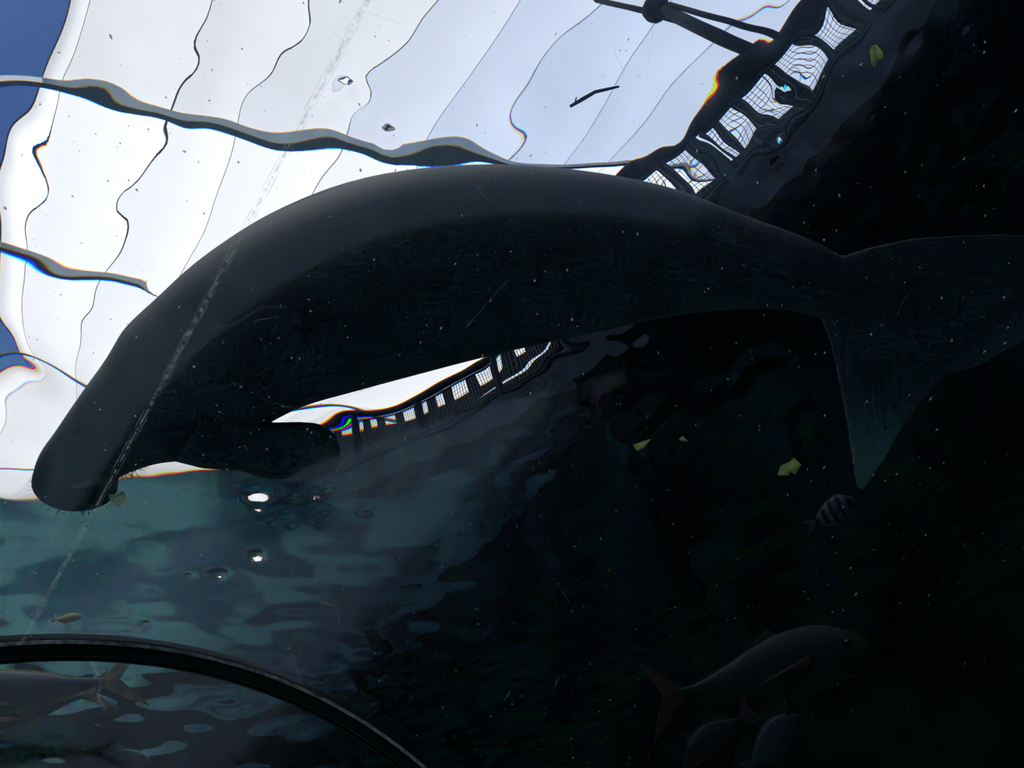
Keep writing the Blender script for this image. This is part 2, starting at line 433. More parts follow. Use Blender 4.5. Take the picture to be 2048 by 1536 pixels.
# ---- hall beyond the walkway
bm = bmesh.new(); ts_box(bm, 9.15, 9.5, -9, 160, H - .3, Z_ROOF + .4)
tag(bm_obj('wall_hall', bm, M_DECK), 'dark hall wall behind the walkway', 'hall wall', kind='structure')

# ---- walkway
deck = tag(empty('walkway_deck', ts(6.3, 4, H + .82)), 'dark raised walkway deck along the right of the pool', 'walkway', kind='structure')
o_ = ts(6.3, 4, H + .82)
bm = bmesh.new()
prism_box(bm, [ts(3.6, -8) - o_, ts(9.15, -8) - o_, ts(9.15, 40) - o_, ts(3.6, 40) - o_], .0, .12)
bm_obj('slab', bm, M_DECK, deck)
bm = bmesh.new()
prism_box(bm, [ts(3.5, -8) - o_, ts(3.6, -8) - o_, ts(3.6, 40) - o_, ts(3.5, 40) - o_], -.12, .16)
bm_obj('edge_beam', bm, M_RAIL, deck)
jo = None
for k in range(14):
    s = -4 + 1.6 * k
    if jo is None:
        bm = bmesh.new()
        c = [ts(-2.7, -.05), ts(2.8, -.05), ts(2.8, .05), ts(-2.7, .05)]
        prism_box(bm, c, -.16, 0)
        jo = bm_obj('joist', bm, M_RAIL, deck)
        j = jo
    else:
        j = jo.copy(); link(j, deck)
    j.location = ts(0, s - 4)
pier = None
for k, s in enumerate((-2.5, 4.5, 11.5)):
    if pier is None:
        bm = bmesh.new()
        tube(bm, [(0, 0, Z_FLOOR), (0, 0, H + .80)], .16, 14)
        pier = bm_obj('deck_pier', bm, M_WALL, None, True); p_ = pier
    else:
        p_ = link(pier.copy())
    p_.location = ts(6.2, s)
    tag(p_, ('algae covered pier under the near end of the walkway', 'algae covered pier under the middle of the walkway', 'algae covered pier under the far end of the walkway')[k], 'pier', 'piers under the walkway')

# ---- balustrade
Z_D, Z_H = H + 1.0, H + 1.78
bal = tag(empty('balustrade', ts(3.58, 3, Z_D - .06)), 'dark steel balustrade with wire mesh panels on the walkway edge', 'railing')
o_ = ts(3.58, 3, Z_D - .06)
bm = bmesh.new(); tube(bm, [ts(3.58, s, Z_H) - o_ for s in (-7, 0, 8, 36)], .052, 10); bm_obj('handrail', bm, M_RAIL, bal, True)
bm = bmesh.new(); tube(bm, [ts(3.58, s, Z_D + .1) - o_ for s in (-7, 0, 8, 36)], .03, 8); bm_obj('bottom_rail', bm, M_RAIL, bal, True)
POSTS = [-5.2, -3.6, -2.0, -.55, .78, 2.3, 3.8, 5.3, 6.9, 8.6, 10.4, 12.4, 14.6, 17, 20, 24, 29, 35]
bm = bmesh.new(); tube(bm, [Vector((0, 0, 0)), Vector((0, 0, Z_H - Z_D + .06))], .042, 8)
post = bm_obj('post', bm, M_RAIL, bal); post.location = ts(3.58, POSTS[0]) - ts(3.58, 3)
for s in POSTS[1:]:
    p_ = post.copy(); link(p_, bal); p_.location = ts(0, s - 3)
bm = bmesh.new(); prism_box(bm, [ts(.016, -.04), ts(.03, -.04), ts(.03, .04), ts(.016, .04)], .1, Z_H - Z_D + .04)
bl = None
for k in range(26):
    s = -4.78 + .27 * k + .03 * math.sin(5 * k)
    if bl is None: bl = bm_obj('baluster', bm, M_RAIL, bal); b_ = bl
    else: b_ = link(bl.copy(), bal)
    b_.location = ts(0, s - 3)
for s0, s1 in zip(POSTS[:11], POSTS[1:12]):
    a, b = s0 + .07, s1 - .07
    z0, z1 = Z_D + .16, Z_H - .09
    fr = bm = bmesh.new()
    for (p, q) in (((a, z0), (b, z0)), ((b, z0), (b, z1)), ((b, z1), (a, z1)), ((a, z1), (a, z0))):
        tube(bm, [ts(3.58, p[0], p[1]) - o_, ts(3.58, q[0], q[1]) - o_], .014, 6)
    pf = bm_obj('mesh_panel', bm, M_RAIL, bal)
    bm = bmesh.new()
    n = int((b - a) / .045)
    for i in range(1, n):
        s = a + (b - a) * i / n
        tube(bm, [ts(3.58, s, z0) - o_, ts(3.58, s, z1) - o_], .0032, 4, False)
    n = int((z1 - z0) / .045)
    for i in range(1, n):
        z = z0 + (z1 - z0) * i / n
        tube(bm, [ts(3.58, a, z) - o_, ts(3.58, b, z) - o_], .0032, 4, False)
    bm_obj('wire_mesh', bm, M_WIRE, pf)
    if s0 > 2:
        bm = bmesh.new()
        c4 = [ts(3.592, a) - ts(3.58, 3), ts(3.604, a) - ts(3.58, 3), ts(3.604, b) - ts(3.58, 3), ts(3.592, b) - ts(3.58, 3)]
        prism_box(bm, c4, .4, z1 - o_.z - .2)
        for u in (.22, .55, .8):
            q0, q1 = a + (b - a) * u, a + (b - a) * (u + .13)
            prism_box(bm, [ts(3.592, q0) - ts(3.58, 3), ts(3.604, q0) - ts(3.58, 3), ts(3.604, q1) - ts(3.58, 3), ts(3.592, q1) - ts(3.58, 3)], z1 - o_.z - .2, z1 - o_.z)
        bm_obj('infill_sheet', bm, M_RAIL, pf)

# ---- slanting lamp arms fixed to the handrail
for p0, p1, r in (((2.13, 2.89, 7.15), (2.40, 2.62, 5.62), .035), ((2.40, 2.62, 5.85), (2.48, 2.54, 4.80), .06), ((2.45, 2.57, 5.85), (2.61, 2.41, 4.70), .026)):
    bm = bmesh.new(); tube(bm, [Vector(p0) - o_, Vector(p1) - o_], r, 10); bm_obj('lamp_arm', bm, M_RAIL, bal, True)
bm = bmesh.new()
pa, pb = Vector((2.27, 2.75, 5.98)) - o_, Vector((2.47, 2.55, 6.05)) - o_
prof = [(0, .03), (.08, .09), (.25, .13), (.5, .14), (.75, .13), (.92, .09), (1, .03)]
tube(bm, [pa.lerp(pb, u) for u, _ in prof], [r for _, r in prof], 14)
bm_obj('lamp_housing', bm, M_RAIL, bal, True)
bm = bmesh.new()
prism_box(bm, [ts(3.595, -7) - ts(3.58, 3), ts(3.615, -7) - ts(3.58, 3), ts(3.615, 36) - ts(3.58, 3), ts(3.595, 36) - ts(3.58, 3)], .06, .36)
bm_obj('kick_plate', bm, M_RAIL, bal)

# ================================================================ ACRYLIC TUNNEL
RT, CT, CZ = 1.30, 0.44, -0.107
def cyl(ang, s, r=RT):
    a = math.radians(ang)
    return ts(CT + r * math.sin(a), s, CZ + r * math.cos(a))
tunnel = tag(empty('acrylic_tunnel', ts(CT, 1, -1.5)), 'clear curved acrylic viewing tunnel with black gasket ring', 'tunnel')
o_ = ts(CT, 1, -1.5)
def shell(name, s0, s1):
    vs_, fs = [], []
    n = 72
    ss = (s0, s1)
    for s in ss:
        for k in range(n + 1):
            vs_.append(cyl(-100 + 200 * k / n, s) - o_)
    for k in range(n):
        fs.append((k, k + 1, n + 1 + k + 1, n + 1 + k)[::-1])
    return mesh_obj(name, vs_, fs, M_ACRYLIC, tunnel, True)
sh = shell('acrylic_panel', -2.5, 1.945); sh2 = shell('acrylic_panel', 1.995, 7.5)
def band(name, prof, m, parent, a0=-100, a1=100, n=160):
    """closed profile (s, r) swept round the arch"""
    vs_, fs = [], []
    np_ = len(prof)
    for k in range(n + 1):
        for s, r in prof:
            vs_.append(cyl(a0 + (a1 - a0) * k / n, s, r) - o_)
    for k in range(n):
        for j in range(np_):
            j2 = (j + 1) % np_
            fs.append((k * np_ + j, k * np_ + j2, (k + 1) * np_ + j2, (k + 1) * np_ + j))
    fs.append(tuple(range(np_))); fs.append(tuple(range(n * np_, n * np_ + np_))[::-1])
    return mesh_obj(name, vs_, fs, m, parent)
gas = band('gasket_ring', [(1.943, 1.290), (1.962, 1.275), (1.968, 1.275), (1.971, 1.284), (1.976, 1.284), (1.979, 1.275), (1.986, 1.275), (2.003, 1.287), (2.003, 1.325), (1.943, 1.325)], M_RUBBER, tunnel)
band('sealant_bead', [(1.9385, 1.3005), (1.9395, 1.298), (1.9445, 1.2965), (1.9445, 1.305), (1.9385, 1.305)], M_SEAL, gas)
# bonded joint line in the near panel, with its two fine edges
def strip(pts_ang_s, width, r):
    vs_, fs = [], []
    for ang, s, w in pts_ang_s:
        da = math.degrees(w * width / 2 / r)
        vs_ += [cyl(ang - da, s, r) - o_, cyl(ang + da, s, r) - o_]
    for k in range(len(pts_ang_s) - 1):
        fs.append((2 * k, 2 * k + 1, 2 * k + 3, 2 * k + 2))
    return vs_, fs
line = [(-11.9 - 1.45 * (s - .255) - .35 * max(0, s - 1.5), s, 1.0) for s in np.linspace(-2.4, 1.93, 60)]
v_, f_ = strip([(a, s, .75 + .25 * math.sin(9 * s)) for a, s, w in line], .0085, 1.292)
bond = mesh_obj('bond_line', v_, f_, M_BOND, sh)
for off in (-.26, .24):
    v_, f_ = strip([(a + off, s, 1) for a, s, w in line], .0014, 1.2915)
    mesh_obj('bond_edge', v_, f_, M_BONDEDGE, bond)
for pts_, wd in (([(-6.88, 2.009), (-6.28, 2.043), (-5.44, 2.075), (-4.51, 2.117), (-4.17, 2.164), (-3.85, 2.204), (-3.01, 2.238), (-2.28, 2.269)], .011), ([(12.28, 1.789), (13.43, 1.815), (14.69, 1.855), (16.31, 1.909)], .012)):
    v_, f_ = strip([(aa, s, 1.0 - .25 * (k % 2)) for k, (aa, s) in enumerate(pts_)], wd, 1.295)
    mesh_obj('pale_streak', v_, f_, M_STREAK, sh2)  # pale wavy strips lying on the acrylic
# scratches and specks on the inner face
vs_, fs = [], []
SCR = [(-1.5, .9, .55, 8), (.5, .75, 1.2, .5), (-5, .72, 6.5, .93)]
for i in range(46):
    a = random.uniform(-40, 45); s = random.uniform(.05, 1.8)
    ln = random.choice((.02, .03, .05, .08, .16)); dr = random.uniform(0, math.pi); bend = random.uniform(-.4, .4)
    w = random.uniform(.0003, .0006); n = 8
    base = len(vs_)
    for k in range(n + 1):
        u = (k / n - .5) * ln; d2 = dr + bend * k / n
        aa = a + math.degrees(u * math.cos(d2) / RT); s2 = s + u * math.sin(d2)
        px, ps = math.degrees(-w * math.sin(d2) / RT), w * math.cos(d2)
        vs_ += [cyl(aa - px, s2 - ps, 1.2925) - o_, cyl(aa + px, s2 + ps, 1.2925) - o_]
    for k in range(n):
        fs.append((base + 2 * k, base + 2 * k + 1, base + 2 * k + 3, base + 2 * k + 2))
tag(mesh_obj('scratches', vs_, fs, M_SCRATCH, tunnel), kind='stuff')
vs_, fs = [], []
for i in range(2600):
    a = random.uniform(-55, 60); s = random.uniform(-.2, 1.9)
    r = .0005 + .0014 * random.random() ** 2.6; n = random.choice((4, 5, 6))
    st = random.uniform(1, 2.6); ro = random.uniform(-.5, .5) + 1.2
    base = len(vs_)
    for k in range(n):
        th = 2 * math.pi * k / n; q = r * random.uniform(.6, 1.2)
        x, y = q * st * math.cos(th), q * math.sin(th)
        x, y = x * math.cos(ro) - y * math.sin(ro), x * math.sin(ro) + y * math.cos(ro)
        vs_.append(cyl(a + math.degrees(x / RT), s + y, 1.2928) - o_)
    fs.append(tuple(range(base, base + n)))
tag(mesh_obj('specks', vs_, fs, M_SPECK, tunnel), kind='stuff')

# ================================================================ THE DUGONG
BODY = [  # spine x y z, dorsal direction, half thickness; snout first
  (-1.388,1.576,1.800, -0.791,-0.549,0.271, 0.120), (-1.354,1.531,1.810, -0.713,-0.588,0.381, 0.115),
  (-1.311,1.502,1.830, -0.533,-0.651,0.540, 0.114), (-1.244,1.474,1.850, -0.411,-0.672,0.616, 0.133),
  (-1.148,1.448,1.880, -0.327,-0.693,0.642, 0.169), (-1.001,1.415,1.910, -0.328,-0.695,0.639, 0.231),
  (-0.840,1.354,1.930, -0.310,-0.682,0.662, 0.247), (-0.674,1.296,1.940, -0.214,-0.707,0.674, 0.265),
  (-0.481,1.264,1.950, -0.093,-0.729,0.678, 0.288), (-0.253,1.251,1.950, 0.017,-0.738,0.674, 0.296),
  (0.010,1.276,1.950, 0.119,-0.736,0.667, 0.281), (0.278,1.328,1.940, 0.201,-0.729,0.655, 0.249),
  (0.526,1.391,1.920, 0.281,-0.722,0.632, 0.203), (0.743,1.483,1.910, 0.354,-0.723,0.593, 0.154),
  (0.929,1.572,1.900, 0.408,-0.708,0.577, 0.124), (1.043,1.648,1.900, 0.479,-0.665,0.574, 0.111),
  (1.120,1.710,1.900, 0.517,-0.646,0.562, 0.100), (1.190,1.775,1.893, 0.52,-0.64,0.56, 0.060)]
rows = catmull(BODY, 5)
bm = bmesh.new()
SEG = 40
rings = []
for i, r in enumerate(rows):
    c = Vector(r[:3]); u = Vector(r[3:6]).normalized()
    d = Vector(rows[min(i + 1, len(rows) - 1)][:3]) - Vector(rows[max(i - 1, 0)][:3])
    d.normalize()
    u = (u - d * u.dot(d)).normalized(); v = d.cross(u).normalized()
    rr = float(r[6])
    dep = 0.97 if i < 60 else 0.97 - 0.25 * (i - 60) / 25       # the tail stock is a little flattened
    rings.append([bm.verts.new(c + rr * (math.cos(2 * math.pi * k / SEG) * u + dep * math.sin(2 * math.pi * k / SEG) * v)) for k in range(SEG)])
for a, b in zip(rings[:-1], rings[1:]):
    for k in range(SEG):
        m = (k + 1) % SEG
        bm.faces.new((a[k], a[m], b[m], b[k]))
# flat, down-turned muzzle disc
c0 = Vector(rows[0][:3]); fwd = (Vector(rows[0][:3]) - Vector(rows[3][:3])).normalized()
prev = rings[0]
for sc, off in ((.985, .012), (.92, .024), (.65, .034), (.25, .038)):
    ring = [bm.verts.new(c0 + fwd * off + (v.co - c0) * sc) for v in rings[0]]
    for k in range(SEG):
        m = (k + 1) % SEG
        bm.faces.new((prev[m], prev[k], ring[k], ring[m]))
    prev = ring
bm.faces.new(prev)
bm.faces.new(rings[-1])

def slab(bm, outline, org, ax, ay, an, thick, inset=0.5):
    """cushioned plate from an outline in a plane; thick(u,v) gives half thickness at the middle line"""
    n = len(outline)
    cen = (sum(p[0] for p in outline) / n, sum(p[1] for p in outline) / n)
    loops = []
    lev = ((1.0, 0.30), (.97, .42), (.9, .55), (.75, .8), (.5, .95), (.2, 1.0))
    for sgn in (1, -1):
        for sc, h in lev:
            lp = []
            for p in outline:
                x = cen[0] + (p[0] - cen[0]) * sc; y = cen[1] + (p[1] - cen[1]) * sc
                lp.append(bm.verts.new(org + ax * x + ay * y + an * (sgn * h * thick(x, y))))
            loops.append(lp)
    L = len(lev)
    def bridge(a, b):
        for k in range(n):
            m = (k + 1) % n
            bm.faces.new((a[k], a[m], b[m], b[k]))
    for i in range(L - 1): bridge(loops[i], loops[i + 1])
    for i in range(L - 1): bridge(loops[L + i + 1], loops[L + i])
    bridge(loops[L], loops[0])
    bm.faces.new(loops[L - 1]); bm.faces.new(loops[2 * L - 1][::-1])

PED = Vector((1.113, 1.707, 1.9)); FA = Vector((.633, .763, -.133)); FL = Vector((-.774, .626, -.093)); FNM = FA.cross(FL).normalized()
near_edge = [(-.16, -.03), (-.063, -.097), (-.017, -.167), (.047, -.243), (.108, -.301), (.204, -.377), (.318, -.462), (.391, -.511), (.50, -.575), (.61, -.625), (.68, -.645), (.715, -.62)]
trail = [(.735, -.53), (.755, -.42), (.767, -.289), (.735, -.205), (.713, -.132), (.673, -.08), (.63, -.041), (.632, .016), (.649, .097), (.672, .176), (.700, .200), (.697, .250), (.718, .290), (.728, .300), (.745, .315), (.765, .361), (.789, .428), (.812, .479)]
far_edge = [(.811, .504), (.785, .505), (.721, .471), (.539, .358), (.388, .268), (.244, .185), (.143, .132), (.06, .099), (-.09, .07)]
slab(bm, near_edge + trail + far_edge, PED, FA, FL, FNM, lambda x, y: .058 * max(.5, 1 - abs(y) / .6) * max(.6, 1 - max(0, x) / 1.4))
# flippers: the far one swings out behind, the near one lies along the flank
FLP = [(-.879,1.468),(-.894,1.533),(-.871,1.585),(-.82,1.648),(-.755,1.685),(-.656,1.72),(-.601,1.713),(-.572,1.676),(-.554,1.617),(-.552,1.577),(-.566,1.54),(-.587,1.515),(-.632,1.493),(-.745,1.454),(-.80,1.40),(-.86,1.40)]
slab(bm, FLP, Vector((0, 0, 1.70)), Vector((1, 0, 0)), Vector((0, 1, 0)), Vector((0, 0, 1)), lambda x, y: .05 if x < -.75 else .034)
bm2 = bmesh.new()
a_, b_ = Vector((-.93, 1.42, 1.74)), Vector((-.82, 1.56, 1.71))      # shoulder of the far flipper
tube(bm, [a_, a_.lerp(b_, .5), b_], [.12, .10, .06], 14)
na, nb = Vector((-.84, 1.235, 1.72)), Vector((-.48, 1.12, 1.675))
ax = (nb - na).normalized(); an = Vector((.28, -.53, -.8)); an = (an - ax * an.dot(ax)).normalized(); ay = an.cross(ax)
slab(bm, [(-.06, -.05), (.05, -.085), (.2, -.09), (.33, -.07), (.38, -.02), (.37, .04), (.3, .075), (.15, .07), (0, .05), (-.06, .02)], na, ax, ay, an, lambda x, y: .028)
# jaw: chin swelling and the fleshy lip corner
for lx, ly, lz, lr in ((-1.256, 1.578, 1.825, .018), (-1.238, 1.586, 1.825, .012), (-1.19, 1.580, 1.825, .014)):
    bmesh.ops.create_icosphere(bm, subdivisions=2, radius=lr, matrix=Matrix.Translation((lx, ly, lz)))
tmp = bm_obj('dugong_tmp', bm, M_SKIN)
md = tmp.modifiers.new('r', 'REMESH'); md.mode = 'VOXEL'; md.voxel_size = 0.0085
ms = tmp.modifiers.new('s', 'SMOOTH'); ms.factor = 0.5; ms.iterations = 6
dg = bpy.context.evaluated_depsgraph_get()
me = bpy.data.meshes.new_from_object(tmp.evaluated_get(dg))
bpy.data.objects.remove(tmp)
me.polygons.foreach_set('use_smooth', [True] * len(me.polygons))
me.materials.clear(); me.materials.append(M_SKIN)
dugong = tag(empty('dugong', (-.2, 1.28, 1.65)), 'large dark grey dugong swimming overhead with paddle flipper and broad notched tail', 'dugong')
DO = Vector((-.2, 1.28, 1.65))
body = link(bpy.data.objects.new('body', me), dugong); body.location = -DO
# muzzle pad, bristles, eye
from mathutils.bvhtree import BVHTree
bvh = BVHTree.FromPolygons([v.co for v in me.vertices], [p.vertices[:] for p in me.polygons])
uu = Vector(rows[0][3:6]).normalized(); vv = fwd.cross(uu).normalized()
def on_muzzle(dx, dy):
    o = c0 + Vector((.40, -.46, -.53)) + R_ * dx + U_ * dy
    h, n, _, _ = bvh.ray_cast(o, Vector((-.495, .573, .654)))
    return h, n
rings_ = []
bm = bmesh.new()
NP = 9
up_, dn_ = [], []
for k in range(NP):                                   # a low swollen lip running across the muzzle
    dx = -.015 + .115 * k / (NP - 1)
    hw = .015 * math.sin(math.pi * (k + .6) / (NP + .2)) ** .6
    row = []
    for m_ in range(5):
        v = (m_ / 4 - .5) * 2
        h, n = on_muzzle(dx, .004 + .22 * (dx - .04) + hw * v)
        if h is None: h, n = c0.copy(), Vector((0, 0, -1))
        row.append(bm.verts.new(h + n * (.007 * (1 - v * v) - .002) - DO))
    rings_.append(row)
for r0, r1 in zip(rings_[:-1], rings_[1:]):
    for m_ in range(4):
        bm.faces.new((r0[m_], r0[m_ + 1], r1[m_ + 1], r1[m_]))
tag(bm_obj('muzzle_pad', bm, M_PAD, dugong, True), 'paler fleshy pad on the muzzle')
vs_, fs = [], []
for i in range(150):
    th = random.uniform(0, 2 * math.pi); q = random.uniform(.75, 1.02)
    root = c0 + fwd * .02 + float(rows[0][6]) * q * (math.cos(th) * uu + math.sin(th) * vv) * .98
    if i > 90: root = Vector((-1.235, 1.59, 1.82)) + Vector((random.uniform(-.04, .06), random.uniform(-.008, .012), random.uniform(-.03, .01)))
    dr = (fwd + (root - c0).normalized() * .8 + Vector((random.gauss(0, .3), random.gauss(0, .3), random.gauss(0, .3)))).normalized()
    ln = random.uniform(.012, .03); w = Vector(dr).cross(Vector((0, 0, 1))).normalized() * .0012
    b = len(vs_); vs_ += [root - w - DO, root + w - DO, root + dr * ln - DO, root + dr.cross(w).normalized() * .0012 - DO]
    fs += [(b, b + 1, b + 2), (b + 1, b + 3, b + 2), (b + 3, b, b + 2)]
tag(mesh_obj('bristles', vs_, fs, M_BRISTLE, dugong), kind='stuff')
for sg in (1, -1):
    bm = bmesh.new(); bmesh.ops.create_icosphere(bm, subdivisions=2, radius=.012)
    e = bm_obj('eye', bm, M_EYE, dugong, True)
    rr = rows[15]; cc = Vector(rr[:3]); uu2 = Vector(rr[3:6]).normalized(); dd = (Vector(rows[16][:3]) - Vector(rows[14][:3])).normalized(); vv2 = dd.cross(uu2).normalized()
    e.location = cc + float(rr[6]) * .98 * (math.cos(1.3) * uu2 + sg * math.sin(1.3) * vv2) - DO

# ================================================================ FISH
def fish_material(name, back, belly, stripes=None, band=None):
    m, nt, out = mat(name)
    tc = node(nt, 'ShaderNodeTexCoord')
    sp = node(nt, 'ShaderNodeSeparateXYZ'); nt.links.new(tc.outputs['Object'], sp.inputs['Vector'])
    mr = node(nt, 'ShaderNodeMapRange')
    mr.inputs['From Min'].default_value = -.12; mr.inputs['From Max'].default_value = .16
    nt.links.new(sp.outputs['Z'], mr.inputs['Value'])
    nz = node(nt, 'ShaderNodeTexNoise', Scale=9.0, Detail=3.0); nt.links.new(tc.outputs['Object'], nz.inputs['Vector'])
    ad = node(nt, 'ShaderNodeMath', operation='MULTIPLY_ADD'); ad.inputs[1].default_value = .3; nt.links.new(nz.outputs['Fac'], ad.inputs[0]); nt.links.new(mr.outputs['Result'], ad.inputs[2])
    rp = nt.nodes.new('ShaderNodeValToRGB')
    rp.color_ramp.elements[0].position = .2; rp.color_ramp.elements[0].color = rgba(belly)
    rp.color_ramp.elements[1].position = .9; rp.color_ramp.elements[1].color = rgba(back)
    nt.links.new(ad.outputs['Value'], rp.inputs['Fac'])
    col = rp.outputs['Color']
    if stripes:
        wv = node(nt, 'ShaderNodeTexWave', Scale=stripes[0], Distortion=.4); wv.bands_direction = 'X'
        nt.links.new(tc.outputs['Object'], wv.inputs['Vector'])
        r2 = nt.nodes.new('ShaderNodeValToRGB')
        r2.color_ramp.elements[0].position = .38; r2.color_ramp.elements[0].color = rgba(stripes[1])
        r2.color_ramp.elements[1].position = .5; r2.color_ramp.elements[1].color = (1, 1, 1, 1)
        nt.links.new(wv.outputs['Fac'], r2.inputs['Fac'])
        mx = nt.nodes.new('ShaderNodeMixRGB'); mx.blend_type = 'MULTIPLY'; mx.inputs['Fac'].default_value = 1
        nt.links.new(col, mx.inputs['Color1']); nt.links.new(r2.outputs['Color'], mx.inputs['Color2'])
        col = mx.outputs['Color']
    b = node(nt, 'ShaderNodeBsdfPrincipled', Roughness=.6); b.inputs['Specular IOR Level'].default_value = .1
    nt.links.new(col, b.inputs['Base Color'])
    nt.links.new(b.outputs['BSDF'], out.inputs['Surface'])
    return m

# profile rows: position from nose (0) to tail stock (1), half height up, half height down, half width
PROFILES = {
    'jack': [(0, .01, .012, .006), (.04, .062, .05, .03), (.1, .112, .085, .052), (.2, .162, .125, .072), (.32, .18, .152, .08), (.45, .168, .158, .078), (.6, .125, .135, .062), (.75, .072, .09, .042), (.88, .032, .042, .024), (1, .02, .022, .014)],
    'deep': [(0, .02, .02, .01), (.06, .10, .09, .035), (.15, .19, .16, .06), (.3, .26, .24, .075), (.48, .27, .265, .075), (.65, .22, .22, .06), (.8, .13, .14, .04), (.92, .06, .065, .025), (1, .04, .04, .016)],
    'slim': [(0, .008, .008, .006), (.05, .04, .035, .025), (.15, .075, .07, .05), (.32, .10, .098, .068), (.5, .098, .1, .066), (.7, .07, .075, .045), (.86, .034, .038, .025), (1, .018, .018, .012)],
    'oval': [(0, .015, .015, .01), (.05, .075, .06, .03), (.14, .145, .12, .055), (.3, .2, .185, .075), (.48, .205, .205, .075), (.66, .165, .175, .06), (.82, .095, .105, .038), (.93, .045, .05, .022), (1, .03, .03, .014)],
}
# fins: name, outline in (x from nose 0..1, z), side offset
FINS = {
    'jack': [('dorsal_fin', [(.42, .16), (.47, .215), (.50, .20), (.56, .15), (.7, .10), (.9, .045), (.9, .02), (.6, .1), (.45, .14)]),
             ('anal_fin', [(.55, -.13), (.60, -.22), (.64, -.19), (.72, -.11), (.9, -.05), (.9, -.02), (.65, -.1)]),
             ('tail_fin', [(.97, .022), (1.05, .07), (1.16, .17), (1.21, .20), (1.15, .09), (1.09, 0), (1.15, -.10), (1.19, -.22), (1.13, -.17), (1.04, -.07), (.97, -.022)])],
    'deep': [('dorsal_fin', [(.2, .2), (.24, .30), (.35, .31), (.55, .29), (.75, .22), (.9, .12), (.9, .05), (.6, .2), (.35, .24)]),
             ('anal_fin', [(.5, -.24), (.58, -.30), (.75, -.24), (.9, -.12), (.9, -.05), (.65, -.18)]),
             ('tail_fin', [(.96, .04), (1.06, .10), (1.24, .19), (1.15, .06), (1.12, 0), (1.15, -.06), (1.22, -.17), (1.06, -.1), (.96, -.04)])],
    'slim': [('dorsal_fin', [(.32, .09), (.36, .135), (.45, .12), (.7, .085), (.88, .04), (.88, .02), (.6, .07)]),
             ('anal_fin', [(.6, -.08), (.64, -.125), (.75, -.075), (.9, -.035), (.9, -.015), (.7, -.06)]),
             ('tail_fin', [(.97, .018), (1.02, .035), (1.10, .095), (1.22, .155), (1.11, .065), (1.055, 0), (1.11, -.06), (1.21, -.14), (1.10, -.09), (1.02, -.035), (.97, -.018)])],
    'oval': [('dorsal_fin', [(.22, .16), (.3, .235), (.5, .24), (.75, .16), (.92, .07), (.9, .04), (.6, .17), (.35, .19)]),
             ('anal_fin', [(.5, -.19), (.6, -.235), (.8, -.14), (.92, -.07), (.9, -.04), (.65, -.16)]),
             ('tail_fin', [(.97, .03), (1.06, .09), (1.17, .13), (1.12, 0), (1.17, -.12), (1.06, -.09), (.97, -.03)])],
}
def plate(name, outline, half, m, parent, y0=0.0, tilt=0.0):
    n = len(outline)
    cx = sum(p[0] for p in outline) / n; cz = sum(p[1] for p in outline) / n
    vs_ = [(p[0], y0 + tilt * abs(p[0] - outline[0][0]) , p[1]) for p in outline]
    top = [(x, y + half * .25, z) for x, y, z in vs_]; bot = [(x, y - half * .25, z) for x, y, z in vs_]
    ym = sum(v[1] for v in vs_) / n
    allv = top + bot + [(cx, ym + half, cz), (cx, ym - half, cz)]
    fs = []
    for k in range(n):
        j = (k + 1) % n
        fs += [(k, j, 2 * n), (n + j, n + k, 2 * n + 1), (j, k, n + k, n + j)]
    return mesh_obj(name, allv, fs, m, parent)

def make_fish(name, kind, nose, tail, m_body, m_fin, label, cat='fish', group=None, bend=0.0, roll=0.0, up=(0, 0, 1), horn=False):
    nose, tail = Vector(nose), Vector(tail)
    L = (nose - tail).length
    x = (nose - tail).normalized()
    z = Vector(up); z = (z - x * z.dot(x)).normalized()
    y = z.cross(x)
    root = tag(empty(name, (nose + tail) / 2), label, cat, group)
    root.rotation_euler = Matrix(((x.x, y.x, z.x), (x.y, y.y, z.y), (x.z, y.z, z.z))).to_euler()
    prof = catmull(PROFILES[kind], 3)
    def px(u): return (.5 - u) * L
    seg = 20
    vs_, fs = [], []
    for u, hu, hd, w in prof:
        yb = bend * L * (max(0, u - .4) / .6) ** 2
        for k in range(seg):
            a = 2 * math.pi * k / seg
            c, s = math.cos(a), math.sin(a)
            w2 = w * math.copysign(abs(s) ** .9, s)
            vs_.append((px(u), yb + w2 * L, (hu if c > 0 else hd) * c * L))
    nr = len(prof)
    for i in range(nr - 1):
        for k in range(seg):
            j = (k + 1) % seg
            fs.append((i * seg + k, i * seg + j, (i + 1) * seg + j, (i + 1) * seg + k))
    fs.append(tuple(range(seg))[::-1]); fs.append(tuple(range((nr - 1) * seg, nr * seg)))
    b = mesh_obj('body', vs_, fs, m_body, root, True)
    for fname, ol in FINS[kind]:
        yb = bend * L if fname == 'tail_fin' else bend * L * .15
        plate(fname, [(px(u), z_ * L) for u, z_ in ol], .008 * L, m_fin, root, yb)
    w = max(r[3] for r in PROFILES[kind])
    for sg in (1, -1):
        plate('pectoral_fin', [(px(.26), .005 * L), (px(.33), -.012 * L), (px(.5), -.07 * L), (px(.56), -.10 * L), (px(.45), -.085 * L), (px(.3), -.05 * L)], .006 * L, m_fin, root, sg * w * L * 1.0, sg * .12)
        bm = bmesh.new(); bmesh.ops.create_icosphere(bm, subdivisions=2, radius=.019 * L)
        e = bm_obj('eye', bm, M_EYE, root, True)
        hw = np.interp(.1, [r[0] for r in PROFILES[kind]], [r[3] for r in PROFILES[kind]])
        e.location = (px(.1), sg * hw * L * .88, .03 * L)
    if horn:
        bm = bmesh.new()
        tube(bm, [(px(.09), 0, .10 * L), (px(.05), 0, .16 * L), (px(.0), 0, .27 * L)], [.045 * L, .03 * L, .008 * L], 8)
        bm_obj('horn', bm, m_body, root, True)
    return root

